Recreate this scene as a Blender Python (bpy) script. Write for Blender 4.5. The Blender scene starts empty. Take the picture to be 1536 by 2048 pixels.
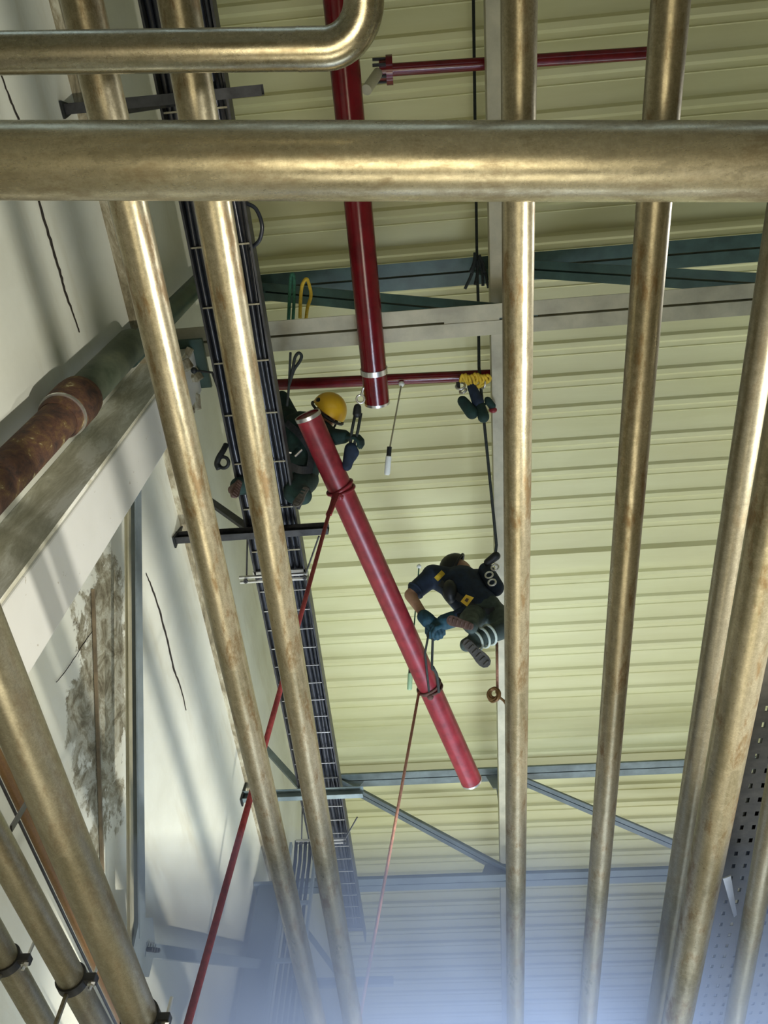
import bpy, bmesh, math, random
from mathutils import Vector, Matrix, Quaternion
random.seed(7)
S = bpy.context.scene
COL = S.collection
V = Vector

# ------------------------------------------------------------------ camera
FPX = 1560.0
CX, CY = 768.0, 1024.0
_d = (1035.0 - CX, 3740.0 - CY)
_s = .0425
_k = FPX * FPX / (_d[1] - _d[0] * _s)
_Y = V((_d[0], _d[1], FPX)).normalized()
_Z = V((_k * _s, -_k, FPX)).normalized()
_X = _Y.cross(_Z)
ROT = Matrix((_X, _Y, _Z))                 # camera (right, down, forward) -> world
def ray(x, y): return (ROT @ V((x - CX, y - CY, FPX))).normalized()
def atX(x, y, d): r = ray(x, y); return r * (d / r.x)
def atY(x, y, d): r = ray(x, y); return r * (d / r.y)
def atZ(x, y, d): r = ray(x, y); return r * (d / r.z)
def atD(x, y, d): return ray(x, y) * d
cam = bpy.data.cameras.new('camera'); cob = bpy.data.objects.new('camera', cam); COL.objects.link(cob)
cam.sensor_fit = 'VERTICAL'; cam.sensor_height = 36; cam.sensor_width = 27
cam.lens = FPX * 36 / 2048; cam.clip_start = .05; cam.clip_end = 100
m = Matrix((ROT @ V((1, 0, 0)), ROT @ V((0, -1, 0)), ROT @ V((0, 0, -1)))).transposed().to_4x4()
cob.matrix_world = m
S.camera = cob
FLOOR = -1.55
ROOF = 6.7
XW = -1.68

# ------------------------------------------------------------------ materials
def mat(name):
    mt = bpy.data.materials.new(name); mt.use_nodes = True
    nt = mt.node_tree; b = nt.nodes['Principled BSDF']
    return mt, nt, b
def N(nt, t, **kw):
    n = nt.nodes.new(t)
    for k, v in kw.items():
        if k in n.inputs.keys() if hasattr(n.inputs, 'keys') else False: n.inputs[k].default_value = v
        else: setattr(n, k, v)
    return n
def coords(nt, scale=(1, 1, 1)):
    tc = nt.nodes.new('ShaderNodeTexCoord'); mp = nt.nodes.new('ShaderNodeMapping')
    mp.inputs['Scale'].default_value = scale
    nt.links.new(tc.outputs['Object'], mp.inputs['Vector'])
    return mp.outputs['Vector']
def noise(nt, vec, scale, detail=4, rough=.6, dist=0):
    n = nt.nodes.new('ShaderNodeTexNoise')
    n.inputs['Scale'].default_value = scale; n.inputs['Detail'].default_value = detail
    n.inputs['Roughness'].default_value = rough; n.inputs['Distortion'].default_value = dist
    nt.links.new(vec, n.inputs['Vector']); return n.outputs['Fac']
def ramp(nt, fac, stops):
    r = nt.nodes.new('ShaderNodeValToRGB'); e = r.color_ramp.elements
    while len(e) < len(stops): e.new(.5)
    for i, (p, c) in enumerate(stops):
        e[i].position = p; e[i].color = (c[0], c[1], c[2], 1) if hasattr(c, '__len__') else (c, c, c, 1)
    nt.links.new(fac, r.inputs['Fac']); return r.outputs['Color']
def mix(nt, fac, a, b, mode='MIX'):
    n = nt.nodes.new('ShaderNodeMix'); n.data_type = 'RGBA'; n.blend_type = mode
    for s, v in ((0, fac), (6, a), (7, b)):
        if isinstance(v, (int, float)): n.inputs[s].default_value = v
        elif isinstance(v, tuple): n.inputs[s].default_value = (*v, 1)
        else: nt.links.new(v, n.inputs[s])
    return n.outputs[2]
def mathn(nt, op, a, b=None, c=None):
    n = nt.nodes.new('ShaderNodeMath'); n.operation = op
    for i, v in enumerate((a, b, c)):
        if v is None: continue
        if isinstance(v, (int, float)): n.inputs[i].default_value = v
        else: nt.links.new(v, n.inputs[i])
    return n.outputs[0]
def bump(nt, b, fac, strength=.2, dist=.01):
    n = nt.nodes.new('ShaderNodeBump'); n.inputs['Strength'].default_value = strength; n.inputs['Distance'].default_value = dist
    nt.links.new(fac, n.inputs['Height']); nt.links.new(n.outputs[0], b.inputs['Normal'])
def simple(name, col, rough=.5, metal=0., var=.25, scale=12, spec=.5):
    mt, nt, b = mat(name)
    f = noise(nt, coords(nt), scale, 5)
    lo = tuple(max(0, c * (1 - var)) for c in col); hi = tuple(min(1, c * (1 + var)) for c in col)
    nt.links.new(ramp(nt, f, [(.3, lo), (.7, hi)]), b.inputs['Base Color'])
    b.inputs['Roughness'].default_value = rough; b.inputs['Metallic'].default_value = metal
    b.inputs['Specular IOR Level'].default_value = spec
    return mt
def galvanised(name, base, dark, axis='Y', rust=.5, rough=.33, metal=.65):
    mt, nt, b = mat(name)
    st = {'Y': (1, .12, 1), 'X': (.12, 1, 1)}[axis]
    v1 = coords(nt, st); v2 = coords(nt)
    f1 = noise(nt, v1, 22, 6, .65); f2 = noise(nt, v2, 55, 5, .7); f3 = noise(nt, coords(nt, {'Y': (1, .35, 1), 'X': (.35, 1, 1)}[axis]), 19, 7, .74)
    c = ramp(nt, f1, [(.32, dark), (.68, base)])
    c = mix(nt, ramp(nt, f2, [(.45, 0), (.8, .5)]), c, tuple(min(1, x * 1.3) for x in base))
    c = mix(nt, ramp(nt, f3, [(.52, 0), (.62, rust)]), c, (.15, .085, .025))
    f4 = noise(nt, v2, 240, 3, .8); c = mix(nt, ramp(nt, f4, [(.35, .38), (.6, 0)]), c, tuple(x * .6 for x in dark))
    nt.links.new(c, b.inputs['Base Color'])
    r = ramp(nt, f3, [(.35, rough - .07), (.75, rough + .2)])
    nt.links.new(r, b.inputs['Roughness']); b.inputs['Metallic'].default_value = metal
    bump(nt, b, f2, .06, .003)
    return mt
M = {}
M['galv'] = galvanised('galvanised_steel', (.39, .355, .25), (.18, .16, .09), rust=.75)
M['galv_grey'] = galvanised('weathered_galvanised_steel', (.38, .355, .26), (.21, .19, .12), rust=.35, rough=.36)
M['galv_cross'] = galvanised('stained_galvanised_steel', (.58, .54, .39), (.38, .34, .22), axis='X', rust=.4, rough=.27)
M['galv_bright'] = galvanised('bright_steel', (.60, .57, .45), (.40, .36, .24), axis='X', rust=.3, rough=.24, metal=.95)
M['copper'] = galvanised('brown_coated_steel', (.22, .115, .035), (.12, .06, .016), rust=.3, rough=.42, metal=.4)
M['red'] = simple('red_paint', (.125, .004, .007), .19, 0, .3, 9)
M['red_dull'] = simple('dusty_red_paint', (.24, .022, .028), .36, 0, .3, 14)
M['silver'] = simple('bare_steel', (.75, .74, .70), .3, .9, .1)
M['darkgreen'] = simple('dark_green_paint', (.045, .085, .065), .45, 0, .35, 5)
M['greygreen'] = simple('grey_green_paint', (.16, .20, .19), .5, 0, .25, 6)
M['beige_steel'] = simple('beige_primer', (.42, .39, .26), .5, 0, .25, 4)
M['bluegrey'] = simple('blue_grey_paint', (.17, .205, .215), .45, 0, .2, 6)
M['black_cable'] = simple('black_cable_sheath', (.012, .014, .018), .3, 0, .3, 30)
M['dark_steel'] = simple('dark_steel', (.05, .05, .05), .42, .5, .4, 14)
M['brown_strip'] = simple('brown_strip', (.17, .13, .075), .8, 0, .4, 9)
M['rope_dark'] = simple('dark_rope', (.02, .025, .02), .8, 0, .4, 60)
M['rope_red'] = simple('red_rope', (.30, .04, .04), .8, 0, .3, 60)
M['rope_pink'] = simple('faded_red_rope', (.40, .19, .12), .8, 0, .3, 60)
M['rope_brown'] = simple('brown_rope', (.10, .045, .03), .8, 0, .4, 60)
M['rope_green'] = simple('green_sling', (.03, .13, .07), .8, 0, .3, 60)
M['rope_yellow'] = simple('yellow_sling', (.62, .42, .03), .7, 0, .25, 40)
M['navy'] = simple('navy_cloth', (.010, .022, .045), .8, 0, .45, 14)
M['green_cloth'] = simple('dark_green_cloth', (.006, .026, .020), .8, 0, .5, 14)
M['teal'] = simple('teal_glove', (.012, .055, .075), .75, 0, .4, 25)
M['skin'] = simple('skin', (.46, .26, .16), .5, 0, .12, 20)
M['trouser'] = simple('grey_green_trousers', (.045, .065, .055), .8, 0, .45, 16)
M['stripe'] = simple('pale_reflective_stripe', (.55, .62, .52), .5, 0, .15, 20)
M['sole'] = simple('brown_boot', (.11, .062, .045), .7, 0, .35, 24)
M['sole_green'] = simple('dark_boot', (.055, .050, .038), .7, 0, .35, 24)
M['helmet'] = simple('yellow_helmet', (.80, .46, .02), .32, 0, .08, 8)
M['black'] = simple('black_plastic', (.007, .009, .009), .55, 0, .3, 20)
M['yellow'] = simple('yellow_tag', (.85, .55, .04), .5, 0, .08, 20)
M['white'] = simple('white_plastic', (.80, .82, .74), .4, 0, .06, 20)
M['palegreen'] = simple('pale_green_plastic', (.30, .45, .25), .45, 0, .1, 20)
M['harness'] = simple('harness_webbing', (.020, .022, .022), .7, 0, .4, 40)
M['plastic_pale'] = simple('pale_plastic', (.50, .56, .64), .35, 0, .1, 20)

# rusted socket
mt, nt, b = mat('flaking_rust'); f = noise(nt, coords(nt), 14, 7, .7, .4)
nt.links.new(ramp(nt, f, [(.36, (.03, .014, .008)), (.52, (.085, .035, .016)), (.62, (.13, .075, .02)), (.67, (.42, .36, .19))]), b.inputs['Base Color'])
b.inputs['Roughness'].default_value = .8; bump(nt, b, f, .6, .02); M['rust'] = mt
mt, nt, b = mat('old_green_paint'); f = noise(nt, coords(nt), 7, 6, .65)
nt.links.new(ramp(nt, f, [(.3, (.04, .055, .03)), (.55, (.085, .10, .06)), (.75, (.14, .15, .085))]), b.inputs['Base Color'])
b.inputs['Roughness'].default_value = .65; M['oldgreen'] = mt

# roof sheet: cream coated steel with faint streaks and screw dots
mt, nt, b = mat('cream_roof_sheet')
f1 = noise(nt, coords(nt, (.25, 2, 1)), 2.2, 6, .6); f2 = noise(nt, coords(nt), 1.0, 3)
c = ramp(nt, f1, [(.3, (.58, .555, .26)), (.7, (.68, .66, .35))])
c = mix(nt, ramp(nt, f2, [(.4, 0), (.75, .35)]), c, (.60, .53, .30))
nt.links.new(c, b.inputs['Base Color']); b.inputs['Roughness'].default_value = .5; M['roof'] = mt

# wall plaster: pale, stained; a flaking patch of its own shape
mt, nt, b = mat('old_plaster')
tc = nt.nodes.new('ShaderNodeTexCoord'); sx = nt.nodes.new('ShaderNodeSeparateXYZ'); nt.links.new(tc.outputs['Object'], sx.inputs[0])
yy, zz = sx.outputs['Y'], sx.outputs['Z']
v = coords(nt)
f1 = noise(nt, v, 1.3, 6, .62); f2 = noise(nt, coords(nt, (1, .18, 1)), 5, 6, .66); f3 = noise(nt, v, 9, 7, .75, .6)
c = ramp(nt, f1, [(.3, (.57, .57, .46)), (.7, (.70, .71, .60))])
c = mix(nt, ramp(nt, f2, [(.55, 0), (.75, .35)]), c, (.42, .36, .20))
fe = noise(nt, v, 3.2, 6, .7, .3)
def blob(y0, z0, ry, rz, ang):
    ca, sa = math.cos(ang), math.sin(ang)
    dy = mathn(nt, 'SUBTRACT', yy, y0); dz = mathn(nt, 'SUBTRACT', zz, z0)
    u = mathn(nt, 'ADD', mathn(nt, 'MULTIPLY', dy, ca / ry), mathn(nt, 'MULTIPLY', dz, sa / ry))
    w = mathn(nt, 'ADD', mathn(nt, 'MULTIPLY', dy, -sa / rz), mathn(nt, 'MULTIPLY', dz, ca / rz))
    r = mathn(nt, 'SQRT', mathn(nt, 'ADD', mathn(nt, 'MULTIPLY', u, u), mathn(nt, 'MULTIPLY', w, w)))
    return mathn(nt, 'ADD', r, mathn(nt, 'MULTIPLY', mathn(nt, 'SUBTRACT', fe, .5), 2.2))
PATCH = (2.62, 2.84, .80, .36, -.62)
br = blob(*PATCH)
mask = ramp(nt, br, [(.86, 1), (.95, 0)])
pc = ramp(nt, f3, [(.36, (.11, .09, .05)), (.47, (.25, .23, .15)), (.58, (.44, .43, .33)), (.68, (.22, .19, .12))])
c = mix(nt, mask, c, pc)
nt.links.new(c, b.inputs['Base Color']); b.inputs['Roughness'].default_value = .85
bump(nt, b, f3, .12, .01); M['plaster'] = mt
mt, nt, b = mat('white_column_paint')
f1 = noise(nt, coords(nt), 2.4, 5); f3 = noise(nt, coords(nt), 26, 3)
c = ramp(nt, f1, [(.3, (.60, .595, .53)), (.7, (.66, .655, .59))])
c = mix(nt, ramp(nt, f3, [(.70, 0), (.74, .7)]), c, (.35, .30, .20))
nt.links.new(c, b.inputs['Base Color']); b.inputs['Roughness'].default_value = .8; M['whitepaint'] = mt
mt, nt, b = mat('worn_column_face')
f1 = noise(nt, coords(nt, (1, 1, .3)), 9, 7, .75, .4)
nt.links.new(ramp(nt, f1, [(.36, (.44, .42, .30)), (.50, (.62, .60, .47)), (.58, (.80, .79, .68))]), b.inputs['Base Color'])
b.inputs['Roughness'].default_value = .85; bump(nt, b, f1, .15, .01); M['worn'] = mt
mt, nt, b = mat('mottled_concrete')
f1 = noise(nt, coords(nt, (1, .3, 1)), 10, 7, .75, .4)
nt.links.new(ramp(nt, f1, [(.34, (.09, .075, .04)), (.48, (.22, .19, .115)), (.62, (.42, .40, .29))]), b.inputs['Base Color'])
b.inputs['Roughness'].default_value = .9; M['mottled'] = mt
M['concrete'] = simple('concrete_floor', (.46, .38, .24), .7, 0, .2, 3)
M['wallplain'] = simple('plain_wall', (.45, .43, .34), .8, 0, .1, 2)
M['crack'] = simple('open_crack', (.018, .013, .008), .95, 0, .3, 30)
mt, nt, b = mat('perforated_sheet'); f = noise(nt, coords(nt), 30, 5)
nt.links.new(ramp(nt, f, [(.3, (.055, .052, .042)), (.7, (.095, .09, .072))]), b.inputs['Base Color']); b.inputs['Roughness'].default_value = .55
b.inputs['Metallic'].default_value = .3; M['perf'] = mt

def glow(name, col, strength):
    mt = bpy.data.materials.new(name); mt.use_nodes = True; nt = mt.node_tree; nt.nodes.clear()
    e = nt.nodes.new('ShaderNodeEmission'); e.inputs[0].default_value = (*col, 1); e.inputs[1].default_value = strength
    o = nt.nodes.new('ShaderNodeOutputMaterial'); nt.links.new(e.outputs[0], o.inputs[0]); return mt

# ------------------------------------------------------------------ mesh builder
def tag(o, label=None, cat=None, group=None, kind=None):
    if label: o['label'] = label
    if cat: o['category'] = cat
    if group: o['group'] = group
    if kind: o['kind'] = kind
    return o
def empty(name, loc, label=None, cat=None, group=None):
    o = bpy.data.objects.new(name, None); COL.objects.link(o); o.location = loc; o.empty_display_size = .1
    return tag(o, label, cat, group)
def origin(o):
    p = V((0, 0, 0))
    while o: p += o.location; o = o.parent
    return p
def frame_of(d, up=V((0, 0, 1))):
    d = V(d).normalized()
    if abs(d.dot(up)) > .98: up = V((0, 1, 0))
    s = d.cross(up).normalized(); u = s.cross(d).normalized()
    return s, d, u
class MB:
    def __init__(self): self.bm = bmesh.new()
    def box(self, c, size, rot=None):
        c = V(c); h = V(size) / 2; vs = []
        for x in (-1, 1):
            for y in (-1, 1):
                for z in (-1, 1):
                    p = V((x * h.x, y * h.y, z * h.z))
                    if rot: p = rot @ p
                    vs.append(self.bm.verts.new(c + p))
        for f in ((0, 1, 3, 2), (4, 6, 7, 5), (0, 4, 5, 1), (2, 3, 7, 6), (0, 2, 6, 4), (1, 5, 7, 3)):
            self.bm.faces.new([vs[i] for i in f])
        return self
    def beam(self, a, b, w, h, up=V((0, 0, 1)), off=(0, 0)):
        a, b = V(a), V(b); s, d, u = frame_of(b - a, up)
        R = Matrix((s, d, u)).transposed()
        return self.box((a + b) / 2 + s * off[0] + u * off[1], (w, (b - a).length, h), R)
    def tube(self, pts, r, seg=16, cap=True, closed=False):
        pts = [V(p) for p in pts]; n = len(pts)
        rs = r if hasattr(r, '__len__') else [r] * n
        rings = []; prev = None
        for i, p in enumerate(pts):
            if closed: t = (pts[(i + 1) % n] - pts[i - 1])
            else: t = pts[min(i + 1, n - 1)] - pts[max(i - 1, 0)]
            t.normalize()
            if prev is None:
                s = t.orthogonal().normalized()
            else:
                s = prev - t * prev.dot(t)
                s = s.normalized() if s.length > 1e-6 else t.orthogonal().normalized()
            prev = s; u = t.cross(s)
            rings.append([self.bm.verts.new(p + (s * math.cos(2 * math.pi * k / seg) + u * math.sin(2 * math.pi * k / seg)) * rs[i]) for k in range(seg)])
        m_ = n if closed else n - 1
        for i in range(m_):
            a, b2 = rings[i], rings[(i + 1) % n]
            for k in range(seg):
                self.bm.faces.new((a[k], a[(k + 1) % seg], b2[(k + 1) % seg], b2[k]))
        if cap and not closed:
            self.bm.faces.new(rings[0][::-1]); self.bm.faces.new(rings[-1])
        return self
    def hollow(self, a, b, r, wall=.008, seg=40):
        a, b = V(a), V(b); s, d, u = frame_of(b - a); rr = []
        for p, q in ((a, r), (b, r), (b, r - wall), (a, r - wall)):
            rr.append([self.bm.verts.new(p + (s * math.cos(2 * math.pi * k / seg) + u * math.sin(2 * math.pi * k / seg)) * q) for k in range(seg)])
        for i in range(4):
            A, B = rr[i], rr[(i + 1) % 4]
            for k in range(seg): self.bm.faces.new((A[k], B[k], B[(k + 1) % seg], A[(k + 1) % seg]))
        return self
    def ball(self, c, r, scale=(1, 1, 1), rot=None, u=16, v=10):
        mtx = Matrix.Translation(V(c)) @ ((rot or Matrix.Identity(3)).to_4x4()) @ Matrix.Diagonal((*[s * r for s in scale], 1))
        bmesh.ops.create_uvsphere(self.bm, u_segments=u, v_segments=v, radius=1, matrix=mtx); return self
    def prism(self, poly, a, b):
        # poly: points (Vector) ; extruded by vector from a to b
        lo = [self.bm.verts.new(V(p) + V(a)) for p in poly]; hi = [self.bm.verts.new(V(p) + V(b)) for p in poly]
        n = len(poly)
        self.bm.faces.new(lo[::-1]); self.bm.faces.new(hi)
        for i in range(n): self.bm.faces.new((lo[i], lo[(i + 1) % n], hi[(i + 1) % n], hi[i]))
        return self
    def build(self, name, material, parent=None, org=None, smooth=False, bevel=0, remesh=0, smooth_it=0):
        bm = self.bm
        bmesh.ops.recalc_face_normals(bm, faces=bm.faces)
        if parent is not None: o0 = origin(parent)
        elif org is not None: o0 = V(org)
        else:
            lo = V([min(v.co[i] for v in bm.verts) for i in range(3)]); hi = V([max(v.co[i] for v in bm.verts) for i in range(3)])
            o0 = V(((lo.x + hi.x) / 2, (lo.y + hi.y) / 2, lo.z))
        bmesh.ops.translate(bm, verts=bm.verts, vec=-o0)
        me = bpy.data.meshes.new(name); bm.to_mesh(me); bm.free()
        o = bpy.data.objects.new(name, me); COL.objects.link(o)
        if parent is not None: o.parent = parent
        else: o.location = o0
        if remesh:
            md = o.modifiers.new('r', 'REMESH'); md.mode = 'VOXEL'; md.voxel_size = remesh
            if smooth_it:
                ms = o.modifiers.new('s', 'SMOOTH'); ms.factor = .5; ms.iterations = smooth_it
            dg = bpy.context.evaluated_depsgraph_get(); ev = o.evaluated_get(dg)
            me2 = bpy.data.meshes.new_from_object(ev); o.modifiers.clear(); o.data = me2; me = me2; me.name = name
            smooth = True
        me.materials.clear(); me.materials.append(material)
        if bevel:
            md = o.modifiers.new('bevel', 'BEVEL'); md.width = bevel; md.segments = 2; md.limit_method = 'ANGLE'
        if smooth:
            me.shade_smooth()
            if smooth == 'auto':
                me.set_sharp_from_angle(angle=math.radians(40))
        return o
def curve(pts, n=8):
    pts = [V(p) for p in pts]; out = []
    P = [pts[0] * 2 - pts[1]] + pts + [pts[-1] * 2 - pts[-2]]
    for i in range(1, len(P) - 2):
        p0, p1, p2, p3 = P[i - 1:i + 3]
        for k in range(n):
            t = k / n
            out.append(.5 * ((2 * p1) + (p2 - p0) * t + (2 * p0 - 5 * p1 + 4 * p2 - p3) * t * t + (3 * p1 - p0 - 3 * p2 + p3) * t ** 3))
    out.append(pts[-1]); return out
def sag(a, b, d, n=10):
    a, b = V(a), V(b)
    return [a.lerp(b, k / n) - V((0, 0, d * 4 * (k / n) * (1 - k / n))) for k in range(n + 1)]

# ================================================================== SETTING
# roof deck: pans with downward ribs running across, one lapped seam
RIBS = [-1.95, -1.65, -1.34, -1.03, -.73, -.43, -.136, .156, .449, .75, 1.05, 1.355, 1.66, 1.965, 2.265, 2.569, 2.868, 3.206, 3.517, 3.83, 4.11]
RIBS += [4.746 + .3165 * i for i in range(36)]
prof = [(-2.3, ROOF)]
for y in RIBS:
    prof += [(y - .045, ROOF), (y - .022, ROOF - .024), (y + .022, ROOF - .024), (y + .045, ROOF), (y + .085, ROOF), (y + .092, ROOF - .008), (y + .100, ROOF)]
    if y == 4.11:
        prof += [(4.40, ROOF), (4.43, ROOF - .05), (4.60, ROOF - .05), (4.62, ROOF - .02), (4.66, ROOF - .02), (4.665, ROOF)]
prof += [(16.2, ROOF)]
b = MB(); X0, X1 = XW - .15, 6.2
lo = [(b.bm.verts.new((X0, y, z)), b.bm.verts.new((X1, y, z))) for y, z in prof]
hi = [(b.bm.verts.new((X0, y, ROOF + .06)), b.bm.verts.new((X1, y, ROOF + .06))) for y in (prof[0][0], prof[-1][0])]
for i in range(len(lo) - 1): b.bm.faces.new((lo[i][0], lo[i][1], lo[i + 1][1], lo[i + 1][0]))
b.bm.faces.new((hi[0][0], hi[0][1], hi[1][1], hi[1][0]))
tag(b.build('ceiling', M['roof'], org=(0, 0, 0)), 'cream ribbed metal roof deck seen from below', kind='structure')
tag(MB().box((XW - .1, 6.9, (FLOOR + ROOF) / 2), (.2, 18.6, ROOF - FLOOR)).build('wall_left', M['plaster'], org=(0, 0, 0)), 'old pale plaster wall with stains, cracks and a flaking patch', kind='structure')
tag(MB().box((2.2, 6.9, FLOOR - .1), (8.2, 18.6, .2)).build('floor', M['concrete'], org=(0, 0, 0)), 'concrete floor', kind='structure')
# right wall: solid below and above a long window band; far wall with a wide opening; back wall
w = MB(); w.box((6.1, 6.9, (FLOOR + 2.8) / 2 - .0), (.2, 18.6, 2.8 - FLOOR)).box((6.1, 6.9, (6.0 + ROOF) / 2), (.2, 18.6, ROOF - 6.0)).box((6.1, .6, 4.4), (.2, 6.0, 3.2))
tag(w.build('wall_right', M['wallplain'], org=(0, 0, 0)), 'plain right wall with a long window band', kind='structure')
tag(MB().box((6.1, 9.85, 4.4), (.05, 12.5, 3.2)).build('window_1', glow('daylight_glass', (1, .96, .86), 1.3), org=(0, 0, 0)), 'bright window band in the right wall', kind='structure')
w = MB(); w.box((2.2, 16.1, (4.9 + ROOF) / 2), (8.2, .2, ROOF - 4.9)).box((2.2, 16.1, FLOOR + .3), (8.2, .2, .6))
tag(w.build('wall_far', M['wallplain'], org=(0, 0, 0)), 'far wall above the glazed opening', kind='structure')
tag(MB().box((2.2, 16.1, 1.97), (8.0, .05, 5.8)).build('window_2', glow('daylight_far_glass', (.82, .92, 1), 5.5), org=(0, 0, 0)), 'bright glazing in the far wall', kind='structure')
w = MB(); w.box((2.2, -2.3, (3.0 + ROOF) / 2), (8.2, .2, ROOF - 3.0)).box((2.2, -2.3, (FLOOR + 2.0) / 2), (8.2, .2, 2.0 - FLOOR))
tag(w.build('wall_back', M['wallplain'], org=(0, 0, 0)), 'wall behind the camera', kind='structure')
tag(MB().box((2.2, -2.3, 2.5), (8.0, .05, 1.0)).build('window_3', glow('daylight_back_glass', (.66, .86, 1), 1.5), org=(0, 0, 0)), 'high window behind the camera', kind='structure')

# concrete band along the left wall, and cracks in the plaster
tag(MB().box((XW + .02, 6.9, 4.53), (.05, 18.4, .17)).build('trim_1', M['mottled'], org=(0, 0, 0)), 'mottled brown concrete band along the left wall', kind='structure')
def crack(pix, wid, name):
    b = MB(); pts = []
    for (x, y) in pix: pts.append(atX(x, y, XW + .002))
    pts = curve(pts, 6)
    prev = None
    for i, p in enumerate(pts):
        p = p + V((0, random.uniform(-.003, .003), random.uniform(-.004, .004)))
        t = i / (len(pts) - 1); ww = wid * (.25 + .75 * math.sin(math.pi * min(1, max(.05, t)))) * random.uniform(.7, 1.2)
        a, c2 = b.bm.verts.new(p + V((0, 0, ww))), b.bm.verts.new(p - V((0, 0, ww)))
        if prev: b.bm.faces.new((prev[0], a, c2, prev[1]))
        prev = (a, c2)
    o = b.build(name, M['crack'], org=(0, 0, 0)); sol = o.modifiers.new('s', 'SOLIDIFY'); sol.thickness = .004
    return tag(o, None, None, None, 'structure')
crack([(2, 150), (22, 205), (45, 262), (78, 405), (100, 480), (118, 540), (132, 590), (147, 630), (158, 665)], .009, 'trim_2')
crack([(292, 1147), (303, 1175), (318, 1220), (335, 1285), (348, 1340), (360, 1372), (372, 1420)], .009, 'trim_3')
crack([(112, 1365), (135, 1335), (165, 1290), (185, 1262)], .004, 'trim_4')

# ------------------------------------------------ column, drain pipe
CXR = XW + .25
CY0, CY1, CZT = 1.44, 1.73, 4.74
colm = empty('concrete_column', (XW + .12, 1.58, FLOOR), 'white painted concrete column against the left plaster wall with one worn mottled face', 'column')
MB().box(((XW + CXR) / 2, (CY0 + CY1) / 2, (FLOOR + CZT) / 2), (.25, CY1 - CY0, CZT - FLOOR)).build('shaft', M['whitepaint'], colm, bevel=.008)
tag(MB().box(((XW + CXR) / 2 - .004, CY0 - .008, (FLOOR + CZT) / 2 - .03), (.238, .02, CZT - FLOOR - .08)).build('worn_face', M['worn'], colm), 'worn mottled grey face')
b = MB()
for i in range(48):
    b.box((random.uniform(XW + .05, CXR), random.uniform(CY0, CY1 + .02), CZT - abs(random.gauss(0, .22))), [random.uniform(.02, .10) for _ in range(3)], Quaternion(V((random.random(), random.random(), random.random() + .1)).normalized(), random.uniform(0, 3)).to_matrix())
tag(b.build('broken_mortar', M['mottled'], colm, bevel=.006), 'rough broken mortar at the column head')
MB().box(((XW + CXR) / 2 + .02, 1.55, CZT + .015), (.34, .32, .03)).build('bearing_plate', M['darkgreen'], colm)

dx, dy = -1.53, 1.17
dp = empty('drain_pipe', (dx, dy, FLOOR), 'vertical green drain pipe beside the concrete column, its lower socket flaking with rust', 'pipe')
MB().tube([(dx, dy, 3.18), (dx, dy, 4.0)], .082, 32).ball((dx, dy, 4.0), .082, (1, 1, .8)).build('upper_pipe', M['oldgreen'], dp, smooth='auto')
tag(MB().tube([(dx, dy, z) for z in (FLOOR, 3.0)], .079, 32).build('lower_pipe', M['rust'], dp, smooth='auto'), 'rusted pipe length')
zs = [2.98, 3.0, 3.04, 3.05, 3.17, 3.2, 3.25, 3.26]
tag(MB().tube([(dx, dy, z) for z in zs], [.082, .092, .092, .101, .103, .103, .098, .084], 32).build('socket', M['rust'], dp, smooth='auto'), 'rusty flaking socket')
MB().tube([(dx, dy, 3.03), (dx, dy, 3.046)], .1, 32).build('socket_ring', M['silver'], dp)
MB().tube([(dx - .02, dy + .05, 3.95), (dx - .02, dy + .08, 6.6)], .066, 28).build('vent_pipe', M['darkgreen'], dp, smooth='auto')

# ------------------------------------------------ wall bracing
BX = -1.5
ptop = atX(276, 1005, BX); pv = atX(284, 1898, BX); pe = atX(552, 1932, BX)
def angle_bar(mb, a, b_, w, t=.008, up=V((1, 0, 0))):
    mb.beam(a, b_, w, t, up); mb.beam(a, b_, t, w, up, off=(w / 2 - t / 2, -w / 2))
    return mb
vd = (ptop - pv).normalized()
br = empty('wall_brace', pv, 'grey steel diagonal brace running down the left wall from the concrete column to a gusset', 'brace')
angle_bar(MB(), pv + vd * .06, ptop + vd * .3, .075).build('flange_bar', M['bluegrey'], br)
angle_bar(MB(), pv + vd * .06 + V((-.03, 0, -.055)), ptop + vd * .3 + V((-.03, 0, -.055)), .028).build('edge_strip', M['beige_steel'], br)
b = MB(); g = [pv + V((-.012, y, z)) for y, z in ((-.13, .07), (.02, .17), (.16, .10), (.18, -.03), (.05, -.1), (-.1, -.05))]
b.prism(g, (0, 0, 0), (.012, 0, 0)).build('gusset', M['bluegrey'], br)
ve = (pe - pv).normalized()
br2 = empty('wall_brace', pe, 'blue grey steel brace rising along the left wall from the gusset to the steel column', 'brace')
angle_bar(MB(), pv + ve * .05, pe, .06).build('flange_bar', M['bluegrey'], br2)
b = MB()
for k in range(4): b.tube([pv + ve * (.06 + .035 * k) + V((0, 0, 0)), pv + ve * (.06 + .035 * k) + V((.03, 0, 0))], .011, 8)
b.build('bolt_row', M['dark_steel'], br2)
c2x, c2y = -1.53, 5.93
c2 = empty('steel_column', (c2x, c2y, FLOOR), 'blue grey steel column standing at the left wall in the haze', 'column')
b = MB(); ztop = 4.05
b.box((c2x, c2y, (FLOOR + ztop) / 2), (.012, .2, ztop - FLOOR))
b.build('web', M['bluegrey'], c2)
for s in (-1, 1): MB().box((c2x, c2y + s * .1, (FLOOR + ztop) / 2), (.2, .012, ztop - FLOOR)).build('flange', M['bluegrey'], c2)
MB().box((c2x, c2y, ztop + .01), (.28, .26, .02)).build('cap_plate', M['bluegrey'], c2)
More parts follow.
